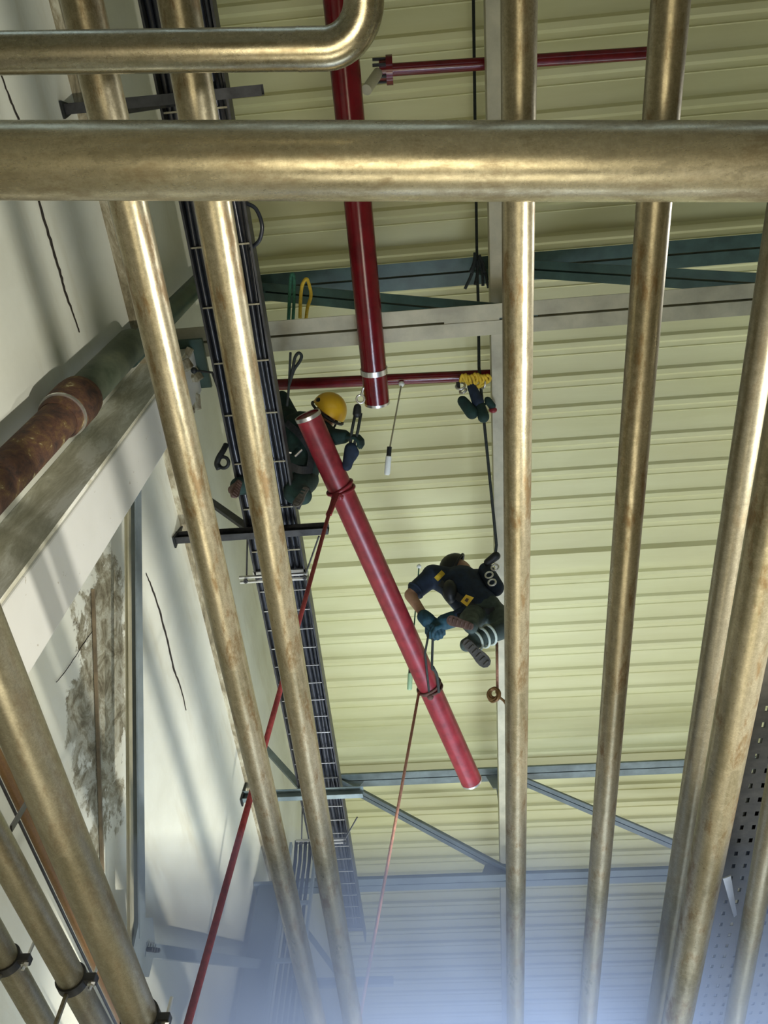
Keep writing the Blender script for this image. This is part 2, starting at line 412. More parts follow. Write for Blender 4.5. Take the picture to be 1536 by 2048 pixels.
# thin brown strip parallel to the brace on the wall
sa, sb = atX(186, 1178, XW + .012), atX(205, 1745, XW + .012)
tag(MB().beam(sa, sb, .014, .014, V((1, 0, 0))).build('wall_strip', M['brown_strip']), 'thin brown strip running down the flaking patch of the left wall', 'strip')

# ------------------------------------------------ trusses
def truss(Y, xs, label, mt, md, mb_):
    r = empty('roof_truss', (2.2, Y, 5.0), label, 'truss', 'roof trusses')
    zt, zb = 6.42, 5.05
    xa, xb = XW + .02, 6.0
    def double(mbld, a, b_, w, gap, t=.008):
        s, d, u = frame_of(V(b_) - V(a), V((0, 0, 1)))
        for sg in (-1, 1):
            mbld.beam(a, b_, w, t, off=(sg * (gap / 2 + w / 2), 0))
            mbld.beam(a, b_, t, w, off=(sg * (gap / 2 + t / 2), w / 2))
        return mbld
    double(MB(), (xa, Y, zt), (xb, Y, zt), .10, .016).build('top_chord', mt, r)
    double(MB(), (xa, Y, zb), (xb, Y, zb), .094, .016).build('bottom_chord', mb_, r)
    for p0, p1 in xs['packs']: MB().box(((p0 + p1) / 2, Y, zb + .004), (p1 - p0, .015, .006)).build('packing_plate', mb_, r)
    for a, c in xs['diag']: double(MB(), (a, Y, zt + .02), (c, Y, zb + .06), .062, .014).build('diagonal', md, r)
    for x in xs['post']: double(MB(), (x, Y, zb + .09), (x, Y, zt), .05, .014).build('post', md, r)
    for x, z, w_, h_ in xs['gus']:
        pts = [V((x - w_, Y - .006, z)), V((x + w_, Y - .006, z)), V((x + w_ * .6, Y - .006, z + h_)), V((x - w_ * .7, Y - .006, z + h_))]
        MB().prism(pts, (0, 0, 0), (0, .012, 0)).build('gusset', md, r)
    return r
spec = dict(diag=[(-1.45, .62), (.72, 2.75), (2.9, 4.7)], post=[.60, 2.80, 4.8], packs=[(.16, .52), (2.3, 2.6)],
            gus=[(.55, 5.06, .22, .16), (.66, 6.40, .2, -.16), (2.78, 5.06, .2, .16), (-1.4, 6.4, .24, -.18)])
truss(1.50, spec, 'nearer roof truss, dark green diagonals over a beige bottom chord', M['darkgreen'], M['darkgreen'], M['beige_steel'])
spec2 = dict(diag=[(-1.35, .58), (.64, 2.75), (2.9, 4.7)], post=[.60, 2.80, 4.8], packs=[(-1.2, .5), (.62, .9)],
             gus=[(.5, 5.06, .25, .18), (.66, 6.40, .22, -.18), (2.78, 5.06, .2, .16), (-1.3, 6.4, .3, -.2)])
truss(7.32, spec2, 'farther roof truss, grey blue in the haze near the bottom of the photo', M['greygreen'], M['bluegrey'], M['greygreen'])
# longitudinal beam between the trusses
b = MB(); px, pz = .565, 5.32
b.box((px, 5.5, pz), (.15, 15, .012)).box((px - .07, 5.5, pz + .06), (.012, 15, .12)).box((px + .07, 5.5, pz + .06), (.012, 15, .12))
tag(b.build('longitudinal_beam', M['beige_steel']), 'pale steel channel beam running over the trusses, partly behind a galvanised pipe', 'beam')

# ------------------------------------------------ left cable tray with brackets
TX0, TX1, TZ = -1.225, -.885, 4.385
tr = empty('cable_tray', ((TX0 + TX1) / 2, 1, TZ), 'long dark ladder cable tray packed with black cables beside the left wall', 'cable tray')
for x in (TX0, TX1): MB().box((x, 2.9, TZ + .04), (.012, 8.6, .10)).build('side_rail', M['dark_steel'], tr)
k = 0
y = -1.2
while y < 7.1:
    MB().box(((TX0 + TX1) / 2, y, TZ + .004), (TX1 - TX0 - .012, .009 if y < 2.9 else .006, .008)).build('rung', M['silver'] if y > 2.9 else M['galv_grey'], tr); y += .33 if y < 2.9 else .17
MB().box(((TX0 + TX1) / 2, 2.94, TZ - .002), (TX1 - TX0 + .03, .05, .016)).build('joint_plate', M['silver'], tr)
for i in range(9):
    x0 = TX0 + .025 + i * .0365
    pts = [V((x0 + random.uniform(-.01, .01), yy_, TZ + .035 + random.uniform(-.004, .01))) for yy_ in [-1.3 + .55 * q for q in range(16)]]
    if i in (4, 5): pts = [p for p in pts if p.y < 5.6]
    MB().tube(curve(pts, 4), random.choice((.014, .017, .02)), 10).build('cable', M['black_cable'], tr, smooth=True)
b = MB().box(((TX0 + TX1) / 2, 2.9, TZ + .075), (TX1 - TX0 - .02, 8.5, .006)); b.build('tray_cover', M['dark_steel'], tr)
# cable loop hanging out of the tray near the cross pipe
lp = [atZ(490, 405, 4.42), atZ(512, 418, 4.40), atZ(524, 450, 4.38), atZ(520, 478, 4.38), atZ(508, 492, 4.40), atZ(498, 500, 4.42)]
MB().tube(curve(lp, 6), .011, 8).build('cable_loop', M['black_cable'], tr, smooth=True)
# riser: cables leaving the tray downwards
rz = empty('cable_riser', (-1.27, 5.72, FLOOR), 'blue grey ladder of cables dropping from the tray down the left wall', 'cable riser')
for s in (-1, 1): MB().box((-1.27 + s * .11, 5.72, (FLOOR + 4.36) / 2), (.02, .05, 4.36 - FLOOR)).build('side_rail', M['bluegrey'], rz)
for i in range(4): MB().tube([(-1.33 + .04 * i, 5.74, FLOOR + .02), (-1.33 + .04 * i, 5.74, 4.2), (-1.33 + .04 * i, 5.68, 4.36)], .015, 8).build('cable', M['black_cable'], rz, smooth=True)
for q in range(12): MB().box((-1.27, 5.715, FLOOR + .3 + q * .46), (.2, .02, .03)).build('rung', M['bluegrey'], rz)

names = ['topmost tray bracket arm, above the wide cross pipe, on the left wall', 'dark tray bracket arm with a diagonal strut beside the raised worker',
         'tray bracket arm at the end of the farther truss, left side', 'lowest tray bracket arm, faint in the blue haze']
for yb, ln, x1 in zip((.08, 2.58, 5.06, 7.75), names, (-.69, -.67, -.69, -.66)):
    zb = 4.30; r = empty('tray_bracket', (XW, yb, zb), ln, 'bracket', 'brackets under the left cable tray')
    b = MB(); b.box(((XW + x1) / 2, yb, zb), (x1 - XW, .006, .075)); b.box(((XW + x1) / 2, yb - .022, zb - .037), (x1 - XW, .046, .005)); b.box(((XW + x1) / 2, yb - .022, zb + .037), (x1 - XW, .046, .005))
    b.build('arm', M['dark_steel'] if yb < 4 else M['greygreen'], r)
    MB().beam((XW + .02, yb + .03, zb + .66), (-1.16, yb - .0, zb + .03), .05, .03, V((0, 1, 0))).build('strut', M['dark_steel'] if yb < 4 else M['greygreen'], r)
    MB().prism([V((XW + .004, yb - .06, zb - .06)), V((XW + .004, yb + .02, zb - .06)), V((XW + .004, yb - .02, zb + .16))], (0, 0, 0), (.012, 0, 0)).build('wall_plate', M['black'], r)
for yt, ln, x1 in ((2.95, 'trapeze hanger under the tray joint, with threaded rods', -.87), (5.68, 'pale trapeze hanger under the far tray joint', -.90)):
    r = empty('trapeze_hanger', (-1.1, yt, 4.33), ln, 'hanger', 'trapeze hangers under the left tray')
    b = MB(); b.box(((-1.33 + x1) / 2, yt - .02, 4.345), (x1 + 1.33, .012, .02)).box(((-1.33 + x1) / 2, yt + .02, 4.345), (x1 + 1.33, .012, .02))
    b.build('channel', M['silver'], r)
    for xx, tp in ((-1.285, V((-1.26, yt - .25, 4.5))), (x1 - .01, V((x1 + .13, yt - .33, 4.31)))):
        MB().tube([(xx, yt, 4.31), (xx, yt, 4.36), tp], .006, 8).build('threaded_rod', M['dark_steel'], r)
        MB().tube([(xx, yt, 4.318), (xx, yt, 4.332)], .016, 6).build('nut', M['dark_steel'], r)
# short rod stub poking from the tray towards the column head
a_, c_ = atZ(388, 741, 4.45), atZ(424, 745, 4.45)
b = MB().tube([a_, c_, c_ + V((.02, .12, 0))], .008, 8); b.ball(a_, .02)
tag(b.build('hook_rod', M['black']), 'short black rod with a round end beside the column head', 'rod')

# ------------------------------------------------ red fire pipes
RM = .0825
mx, mz = -.315, 4.85
mr = empty('red_main_pipe', (mx, 0, mz - RM), 'glossy dark red main pipe coming in from the top and ending below the near truss', 'pipe')
MB().hollow((mx, -2.1, mz), (mx, 1.945, mz), RM, .006, 48).build('pipe_run', M['red'], mr, smooth='auto')
MB().hollow((mx, 1.70, mz), (mx, 1.735, mz), RM + .006, .008, 48).build('coupling_ring', M['silver'], mr, smooth='auto')
MB().hollow((mx, 1.930, mz), (mx, 1.947, mz), RM + .002, .006, 48).build('pipe_end_rim', M['silver'], mr, smooth='auto')
ha, hb = atZ(615, 830, 4.60), atZ(943, 1562, 4.24)
hd = (hb - ha).normalized()
hp = empty('red_hanging_pipe', ha, 'loose dull red pipe length slung on ropes at a slant between the two workers', 'pipe')
MB().hollow(ha, hb, RM, .006, 48).build('pipe_run', M['red_dull'], hp, smooth='auto')
MB().hollow(ha - hd * .004, ha + hd * .02, RM + .003, .008, 48).build('pipe_end_rim', M['silver'], hp, smooth='auto')
MB().tube([ha + hd * .006, ha + hd * .012], RM - .002, 40).build('end_cap', M['red_dull'], hp)
MB().hollow(hb - hd * .012, hb + hd * .004, RM + .003, .008, 48).build('pipe_end_rim', M['silver'], hp, smooth='auto')
def ring(c, d, R_, tilt=0, n=28):
    s, d, u = frame_of(d)
    return [V(c) + (s * math.cos(2 * math.pi * k / n) + u * math.sin(2 * math.pi * k / n)) * R_ + d * tilt * math.cos(2 * math.pi * k / n) for k in range(n)]
L_h = (hb - ha).length
def alongpix(x, y):
    r = ray(x, y); # closest point of pipe axis to the ray
    n = r.cross(hd); n2 = n.cross(r); t = -ha.dot(n2) / hd.dot(n2); return t
t1, t2 = alongpix(672, 978), alongpix(856, 1373)
for nm, t, lab in (('pipe_sling', t1, 'dark red sling wound round the upper end of the slanting red pipe'), ('pipe_sling', t2, 'brown rope sling tied round the lower part of the slanting red pipe')):
    b = MB()
    for q in range(2): b.tube(ring(ha + hd * (t + .018 * q), hd, RM + .008, .012 * (q * 2 - 1)), .010, 8, closed=True)
    c = ha + hd * t + V((0, 0, -RM - .01)); b.ball(c + hd * .02, .024)
    tag(b.build(nm, M['red_dull'] if t == t1 else M['rope_brown'], smooth=True), lab, 'rope sling', 'slings round the hanging red pipe')

RB = .037
b1 = empty('red_branch_pipe', (0, .04, 5.6), 'thin dark red branch pipe with a flange near the top of the photo', 'pipe')
pa, pb = atZ(762, 141, 5.6), atZ(1330, 104, 5.6)
MB().tube([pa, pb], RB, 24).build('pipe_run', M['red'], b1, smooth='auto')
pd = (pb - pa).normalized(); f0 = atZ(779, 140, 5.6)
MB().tube([f0 - pd * .02, f0 + pd * .02], .085, 28).build('flange', M['red'], b1, smooth='auto')
MB().tube([pa - pd * .01, pa + pd * .05], .058, 24).build('coupling', M['red'], b1, smooth='auto')
for q in range(6):
    an = q * math.pi / 3; s, _, u = frame_of(pd); c = pa + (s * math.cos(an) + u * math.sin(an)) * .062
    MB().tube([c - pd * .05, c + pd * .04], .010, 6).build('stud_bolt', M['dark_steel'], b1)
e0, e1 = atZ(733, 180, 5.35), atZ(756, 146, 5.56)
tag(MB().tube([e0, e1], .032, 16).build('elbow_arm', M['beige_steel'], b1, smooth='auto'), 'beige stub arm')
pa, pb = atZ(545, 770, 5.6), atZ(1030, 748, 5.6)
b2 = empty('red_branch_pipe', (pa + pb) / 2, 'thin red branch pipe crossing behind the end of the red main', 'pipe')
MB().tube([pa, pb], .043, 24).build('pipe_run', M['red'], b2, smooth='auto')

# ------------------------------------------------ hanging cords with pale cylinders
for (x0, y0, x1, y1, x2, y2, z, mt, lab) in ((803, 768, 778, 905, 774, 950, 5.52, 'white', 'white cylinder hanging on a cord from the red branch pipe'),
                                          (838, 1133, 821, 1340, 819, 1380, 5.9, 'palegreen', 'small pale green cylinder on a cord behind the slanting red pipe')):
    top = atZ(x0, y0, z); 
    p1 = atX(x1, y1, top.x - .06); p1 = ray(x1, y1) * (top.length * .93); p2 = ray(x2, y2) * (top.length * .93 - .02)
    r = empty('hanging_weight', p2, lab, 'weight', 'cords with pale cylinders')
    MB().tube([top, p1], .006, 8).build('cord', M['rope_green'] if mt == 'palegreen' else M['beige_steel'], r)
    d_ = (p2 - p1).normalized()
    MB().tube([p1 + d_ * .02, p1 + d_ * .03, p2 - d_ * .01, p2], [.010, .021, .021, .015], 14).build('cylinder', M[mt], r, smooth='auto')
    MB().tube([p1 - d_ * .04, p1 + d_ * .025], .017, 12).build('cap', M['black'], r)
    MB().ball(top, .022).build('top_clip', M['white'], r, smooth=True)

# ------------------------------------------------ slings over the near truss and cords
def loop(pix, z, r_, mt, name, lab, cat, grp=None):
    pts = [atZ(x, y, zz_) for x, y, zz_ in [(p[0], p[1], p[2] if len(p) > 2 else z) for p in pix]]
    return tag(MB().tube(curve(pts, 6), r_, 8).build(name, M[mt], smooth=True), lab, cat, grp)
loop([(577, 640), (579, 600), (581, 560), (584, 548), (588, 556), (588, 600), (586, 640)], 5.35, .012, 'rope_green', 'truss_sling', 'green sling looped over the truss diagonal', 'sling', 'slings on the near truss')
loop([(600, 636), (601, 600), (604, 572), (611, 559), (616, 562), (622, 590), (615, 615), (612, 638)], 5.33, .012, 'rope_yellow', 'truss_sling', 'yellow sling looped over the truss diagonal', 'sling', 'slings on the near truss')
loop([(574, 812), (578, 770), (581, 705)], 4.75, .008, 'rope_dark', 'dangling_rope', 'straight black cord above the worker in the yellow helmet', 'cord')
loop([(578, 770), (588, 740), (600, 722), (603, 711), (597, 706), (590, 715), (586, 735), (580, 765)], 4.74, .010, 'rope_dark', 'dangling_rope', 'black cord ending in a small loop above the yellow helmet', 'cord')

# ------------------------------------------------ ropes
tA = ha + hd * t1 + V((-.03, .0, -RM - .012))
pA = atY(372, 2060, 2.3)
pAf = pA + (pA - tA) * ((FLOOR + .02 - pA.z) / (pA.z - tA.z))
b = MB(); b.tube([tA, tA.lerp(pA, .5), pA, pAf], .012, 10)
tag(b.build('tag_rope', M['rope_red'], smooth=True), 'red rope hanging from the upper end of the slanting pipe down past the left wall', 'rope')
s0 = tA; s1 = tA.lerp(pA, .06)
tag(MB().beam(s0 + V((.02, 0, 0)), tA.lerp(pA, .085) + V((.0, 0, 0)), .035, .012).build('webbing_strap', M['rope_red']), 'dark red webbing strap at the head of the red rope', 'strap')
tB = ha + hd * t2 + V((-.075, 0, -.06)); pB = atY(726, 2000, 4.6)
pBf = pB + (pB - tB) * ((FLOOR + .02 - pB.z) / (pB.z - tB.z))
tag(MB().tube([tB, tB.lerp(pB, .5), pB, pBf], .010, 10).build('tag_rope', M['rope_pink'], smooth=True), 'faded pink brown rope hanging from the lower sling of the slanting pipe', 'rope')
# main overhead rope : top edge -> knot at truss -> rig -> second worker
k0, k1, kg, kw = atZ(946, -60, 6.2), atZ(954, 525, 6.15), atD(958, 735, 5.72), atD(993, 1090, 5.9)
tag(MB().tube([k0, k1, atZ(957, 620, 5.75), kg, atD(968, 842, 5.72), kw, atD(990, 1114, 5.9)], .011, 10).build('main_rope', M['rope_dark'], smooth=True), 'long dark rope from the top edge down to the hanging worker', 'rope')
b = MB()
b.ball(k1, .035, (1, 1, 1.3))
for (x, y, x2, y2) in ((952, 515, 930, 578), (954, 520, 950, 570), (957, 518, 966, 572), (958, 512, 977, 576), (950, 505, 940, 545), (958, 510, 968, 545)):
    b.tube(curve([atZ(x, y, 6.12), atZ((x + x2) / 2 + 3, (y + y2) / 2, 6.1), atZ(x2, y2, 6.08)], 5), .012, 8)
tag(b.build('rope_knot', M['rope_dark'], smooth=True), 'bunch of dark knotted slings on the rope at the near truss', 'knot')

# rigging bundle on the rope
gD = 5.7
rg = empty('rigging_bundle', atD(950, 800, gD), 'cluster of dark pulleys, bags and yellow slings on the rope under the red branch', 'rigging')
b = MB()
for (x, y, s_) in ((932, 812, 1), (964, 822, 1)):
    pass
def capsule(mb, a, c, r0, r1, n=6, seg=14):
    a, c = V(a), V(c); mb.tube([a.lerp(c, k / n) for k in range(n + 1)], [r0 + (r1 - r0) * k / n for k in range(n + 1)], seg)
    mb.ball(a, r0, u=seg, v=8); mb.ball(c, r1, u=seg, v=8); return mb
capsule(MB(), atD(925, 802, gD - .05), atD(944, 826, gD - .08), .040, .048).build('pulley_block', M['green_cloth'], rg, remesh=.012, smooth_it=3)
capsule(capsule(MB(), atD(961, 812, gD - .05), atD(967, 834, gD - .1), .036, .044), atD(975, 800, gD), atD(984, 812, gD), .028, .03).build('tool_bag', M['green_cloth'], rg, remesh=.012, smooth_it=3)
capsule(MB(), atD(943, 772, gD), atD(956, 804, gD - .04), .034, .046).build('rope_grab', M['navy'], rg, remesh=.012, smooth_it=2)
b = MB()
for i in range(9):
    x = 920 + i * 6.2; b.tube(curve([atD(x, 762 + random.uniform(-4, 4), gD), atD(x + 5, 750 + random.uniform(-3, 3), gD - .03), atD(x + 10, 760 + random.uniform(0, 8), gD - .02), atD(948 + random.uniform(-5, 8), 778, gD)], 5), .011, 8)
b.build('yellow_slings', M['rope_yellow'], rg, smooth=True)
b = MB(); b.tube(ring(atD(921, 772, gD), V((.2, 1, .4)), .032, 0, 16), .009, 8, closed=True).tube(ring(atD(966, 768, gD), V((1, .3, .4)), .030, 0, 16), .008, 8, closed=True).tube(ring(atD(926, 782, gD), V((.5, 1, .2)), .024, 0, 16), .009, 8, closed=True)
b.build('carabiner', M['silver'], rg, smooth=True)
MB().tube([atD(916, 764, gD), atD(917, 778, gD)], .014, 8).build('clip', M['black'], rg)
MB().ball(atD(986, 820, gD), .03, (1, .7, 1)).build('red_pad', M['red_dull'], rg, smooth=True)

# lower rope of worker 2 with coil
lr0, lr1 = atD(994, 1285, 5.45), atD(995, 1392, 5.35)
tag(MB().tube([lr0, lr1], .009, 8).build('rope_tail', M['rope_pink'], smooth=True), 'pale rope tail hanging below the hanging worker beside the galvanised pipe', 'rope')
b = MB(); cc = atD(986, 1388, 5.33)
for q in range(5): b.tube(ring(cc + V((random.uniform(-.01, .012), .0, random.uniform(-.012, .012))), V((.3 + .2 * q, 1, .5)), .030 + .004 * q, 0, 18), .009, 8, closed=True)
b.tube(curve([atD(992, 1382, 5.34), atD(1000, 1395, 5.34), atD(1008, 1402, 5.34), atD(1014, 1412, 5.33)], 5), .009, 8)
tag(b.build('rope_coil', M['copper'], smooth=True), 'small coiled rope bundle at the end of the pale rope tail', 'rope coil')

# ================================================================== PEOPLE
def limb(mb, pts, rs, seg=14):
    for i in range(len(pts) - 1): capsule(mb, pts[i], pts[i + 1], rs[i], rs[i + 1], 5, seg)
    return mb
def head(mb, c, face, up, s=1.0):
    f = V(face).normalized(); u = V(up) - f * V(up).dot(f); u.normalize(); r = f.cross(u)
    R = Matrix((r, f, u)).transposed()
    mb.ball(c, .1 * s, (.78, .95, 1.12), R, 20, 14)
    mb.ball(V(c) + f * .03 * s - u * .06 * s, .07 * s, (.85, .95, .95), R, 16, 10)          # jaw
    mb.ball(V(c) + f * .105 * s - u * .015 * s, .018 * s, (.8, 1.2, 1.6), R, 10, 8)          # nose
    mb.ball(V(c) + f * .088 * s - u * .058 * s, .022 * s, (1.3, .8, .5), R, 10, 8)           # lips
    mb.ball(V(c) + f * .085 * s + u * .03 * s, .03 * s, (2.0, .6, .5), R, 10, 8)             # brow
    for q in (-1, 1): mb.ball(V(c) + r * q * .08 * s - u * .01 * s, .025 * s, (.45, .8, 1.2), R, 10, 8)   # ears
    return r, f, u, R
def fingers(mb, wrist, hand_dir, side, curl, s=1.0):
    """palm, four fingers of different lengths curling, and a thumb from the side of the palm"""
    d = V(hand_dir).normalized(); sd = V(side); sd = (sd - d * sd.dot(d)).normalized(); n = V(curl); n = (n - d * n.dot(d) - sd * n.dot(sd)).normalized()
    w_ = V(wrist)
    for q in (-.030, -.010, .010, .030): capsule(mb, w_ + sd * q * .6 * s, w_ + d * .085 * s + sd * q * s, .016 * s, .014 * s, 3, 8)
    for q, L in ((-.032, .062), (-.011, .074), (.011, .078), (.032, .068)):
        p0 = w_ + d * .085 * s + sd * q * s; p1 = p0 + (d * .75 + n * .65).normalized() * L * .5 * s; p2 = p1 + (d * .1 + n).normalized() * L * .38 * s; p3 = p2 + (-d * .5 + n * .7).normalized() * L * .25 * s
        limb(mb, [p0, p1, p2, p3], [.0115 * s, .0105 * s, .0095 * s, .008 * s], 8)
    t0 = w_ + d * .025 * s + sd * .03 * s; t1_ = t0 + (d * .6 + sd * .6 + n * .45).normalized() * .045 * s; t2_ = t1_ + (d * .7 + n * .7).normalized() * .032 * s
    limb(mb, [t0, t1_, t2_], [.014 * s, .0125 * s, .010 * s], 8)
def boot(mb_up, mb_sole, heel, toe, sole_n, L=.28):
    """heel/toe: points on the sole; sole_n points out of the sole (away from the foot)"""
    d = (V(toe) - V(heel)).normalized(); n = V(sole_n); n = (n - d * n.dot(d)).normalized(); s = d.cross(n)
    heel = V(heel); prof_ = [(0, .034), (.04, .043), (.09, .043), (.14, .046), (.19, .056), (.235, .057), (.27, .045), (.29, .016)]
    k = (V(toe) - heel).length / .29
    out = []
    for l, w_ in prof_: out.append(heel + d * l * k + s * w_ * k)
    for l, w_ in reversed(prof_): out.append(heel + d * l * k - s * w_ * k * .95)
    out.append(heel - d * .012 * k)
    mb_sole.prism(out, n * .0, n * -.026 * k)
    for i in range(6):   # tread lugs
        l = (.03 + .045 * i) * k; mb_sole.box(heel + d * l + n * .004, (.058 * k, .018 * k, .008), Matrix((s, d, n)).transposed())
    up0 = heel - n * .05 * k + d * .05 * k
    capsule(mb_up, up0, heel - n * .045 * k + d * .23 * k, .046 * k, .038 * k)
    capsule(mb_up, up0, heel - n * .14 * k + d * .045 * k, .050 * k, .055 * k)
    return heel - n * .10 * k + d * .045 * k     # ankle

# ---------------- worker hanging on the right rope
w2 = empty('person', atD(960, 1215, 5.8), 'person in dark clothes hanging in a harness on the rope, boot soles towards the camera', 'person')
J = dict(head=atD(916, 1139, 6.10), neck=atD(924, 1153, 6.05), chest=atD(922, 1172, 5.98), waist=atD(945, 1203, 5.84), pelvis=atD(970, 1222, 5.78),
         sL=atD(866, 1152, 6.0), eL=atD(820, 1190, 5.88), wL=atD(853, 1238, 5.66), sR=atD(968, 1160, 6.1), eR=atD(935, 1225, 5.70), wR=atD(893, 1243, 5.64),
         hL=atD(956, 1230, 5.80), kL=atD(938, 1240, 5.46), hR=atD(990, 1232, 5.82), kR=atD(1012, 1255, 5.48))
fdir = (J['wL'] - J['head']).normalized()
body = MB()
# boots first (give the ankles)
upL, soL = MB(), MB(); h0, t0_ = atD(944, 1254, 5.16), atD(893, 1238, 5.22)
aL = boot(upL, soL, h0, t0_, -ray(918, 1245))
upR, soR = MB(), MB(); h1, t1b = atD(930, 1282, 5.20), atD(978, 1332, 5.22)
aR = boot(upR, soR, h1, t1b, -ray(955, 1305))
limb(body, [J['pelvis'], J['waist'], J['chest'], J['neck'], J['head']], [.13, .125, .14, .06, .06])
for s in 'LR':
    limb(body, [J['chest'], J['s' + s], J['e' + s], J['w' + s]], [.10, .062, .046, .030])
    limb(body, [J['pelvis'], J['h' + s], J['k' + s], aL if s == 'L' else aR], [.12, .095, .062, .045])
r_, f_, u_, R_ = head(body, J['head'], fdir, V((-.2, -.2, 1)))
bo = body.build('body', M['skin'], w2, remesh=.013, smooth_it=2)
sh = MB()
limb(sh, [J['pelvis'].lerp(J['waist'], .4), J['waist'], J['chest'], J['neck'].lerp(J['chest'], .35)], [.145, .148, .165, .085])
capsule(sh, J['chest'], J['sL'], .13, .092); capsule(sh, J['chest'], J['sR'], .13, .092)
limb(sh, [J['sL'], J['sL'].lerp(J['eL'], .72)], [.082, .070]); limb(sh, [J['sR'], J['eR'], J['wR']], [.082, .060, .046])
sh.build('jacket', M['navy'], w2, remesh=.013, smooth_it=2)
# sleeve hem
d_ = (J['eL'] - J['sL']).normalized()
MB().tube(ring(J['sL'].lerp(J['eL'], .76), d_, .066), .010, 8, closed=True).build('sleeve_hem', M['navy'], w2, smooth=True)
tr_ = MB()
for s, a in (('L', aL), ('R', aR)): limb(tr_, [J['pelvis'], J['h' + s], J['k' + s], V(a).lerp(J['k' + s], -.04)], [.135, .105, .072, .048])
tr_.build('trousers', M['trouser'], w2, remesh=.013, smooth_it=2)
st = MB()
for q in (.45, .62, .80):
    for s, a in (('R', aR),):
        c = J['k' + s].lerp(V(a), q); st.tube(ring(c, V(a) - J['k' + s], .072 - .008 * q), .009, 8, closed=True)
tag(st.build('reflective_bands', M['stripe'], w2, smooth=True), 'pale reflective trouser bands')
upL.build('boot', M['sole'], w2, remesh=.010, smooth_it=2); so = soL.build('boot_sole', M['sole'], w2, bevel=.004)
upR.build('boot', M['sole_green'], w2, remesh=.010, smooth_it=2); soR.build('boot_sole', M['sole_green'], w2, bevel=.004)
gl = MB(); hdL = (atD(872, 1256, 5.60) - J['wL']); fingers(gl, J['wL'], hdL, V((1, 0, 0)), V((.1, .4, -1)), 1.3)
capsule(gl, J['wL'] - hdL.normalized() * .03, J['wL'] + hdL.normalized() * .02, .052, .056)
gl.build('glove', M['teal'], w2, remesh=.006, smooth_it=1)
gl = MB(); hdR = (atD(872, 1250, 5.60) - J['wR']); fingers(gl, J['wR'], hdR, V((0, .2, 1)), V((-.1, .4, -1)), 1.3)
capsule(gl, J['wR'] - hdR.normalized() * .05, J['wR'] + hdR.normalized() * .02, .060, .058)
gl.build('glove', M['teal'], w2, remesh=.006, smooth_it=1)
# helmet
hm = MB(); hc = J['head'] + u_ * .022
bmesh.ops.create_uvsphere(hm.bm, u_segments=24, v_segments=14, radius=1, matrix=Matrix.Translation(hc) @ R_.to_4x4() @ Matrix.Diagonal((.112, .132, .125, 1)))
for v in list(hm.bm.verts):
    if (v.co - hc).dot(u_) < -.015: hm.bm.verts.remove(v)
hm.tube(ring(hc - u_ * .012, u_, .124), .010, 8, closed=True)
hm.build('helmet', M['black'], w2, smooth=True)
ey = MB()
for q in (-1, 1): ey.ball(J['head'] + f_ * .088 + r_ * q * .033 + u_ * .008, .012)
ey.build('eyes', M['black'], w2, smooth=True)
# harness, tag, pouches
def strap(pts, w_=.04, t=.008, ref=None):
    b = MB(); P = curve(pts, 6); prev = None
    for i, p in enumerate(P):
        t_ = (P[min(i + 1, len(P) - 1)] - P[max(i - 1, 0)]).normalized(); v_ = -p.normalized(); s = t_.cross(v_).normalized()
        q = [p + s * w_ / 2, p - s * w_ / 2, p - s * w_ / 2 - v_ * t, p + s * w_ / 2 - v_ * t]; q = [b.bm.verts.new(x) for x in q]
        if prev:
            for k in range(4): b.bm.faces.new((prev[k], prev[(k + 1) % 4], q[(k + 1) % 4], q[k]))
        prev = q
    return b
def front(x, y, D, e=.0): return atD(x, y, D - e)
strap([front(880, 1165, 5.83), front(905, 1185, 5.73), front(935, 1208, 5.66), front(965, 1222, 5.62)], .05).build('harness_strap', M['harness'], w2)
strap([front(950, 1150, 5.92), front(955, 1180, 5.78), front(960, 1210, 5.66)], .05).build('harness_strap', M['harness'], w2)
strap([front(915, 1235, 5.50), front(950, 1228, 5.62), front(990, 1222, 5.64)], .055).build('waist_belt', M['harness'], w2)
b = MB(); pc_ = V(atD(900, 1183, 5.76)); b.ball(pc_, .075, (.75, 1.1, 1.35)); b.build('chest_bag', M['black'], w2, remesh=.012, smooth_it=2)
tc_ = atD(934, 1200, 5.58); q_ = [atD(x, y, 5.50) for x, y in ((921, 1203), (932, 1189), (948, 1195), (934, 1213))]
tg = MB().prism(q_, (0, 0, 0), ray(934, 1200) * .006).build('yellow_patch', M['yellow'], w2)
q_ = [atD(x, y, 5.493) for x, y in ((929, 1201), (933, 1196), (938, 1198), (934, 1205))]
MB().prism(q_, (0, 0, 0), ray(934, 1200) * .006).build('patch_mark', M['sole'], tg)
strap([front(872, 1159, 5.84), front(879, 1152, 5.86), front(887, 1144, 5.90)], .04).build('yellow_strap', M['rope_yellow'], w2)
b = MB()
for (x, y, D) in ((978, 1150, 5.80), (984, 1165, 5.75), (990, 1135, 5.85)): b.tube(ring(atD(x, y, D), V((.3, 1, .3)), .028, 0, 16), .007, 8, closed=True)
b.build('carabiners', M['silver'], w2, smooth=True)
capsule(MB(), atD(975, 1125, 5.9), atD(992, 1112, 5.9), .03, .035).build('descender', M['black'], w2, remesh=.01, smooth_it=1)
capsule(MB(), atD(972, 1140, 6.0), atD(990, 1175, 5.85), .06, .07).build('hip_bag', M['navy'], w2, remesh=.012, smooth_it=2)
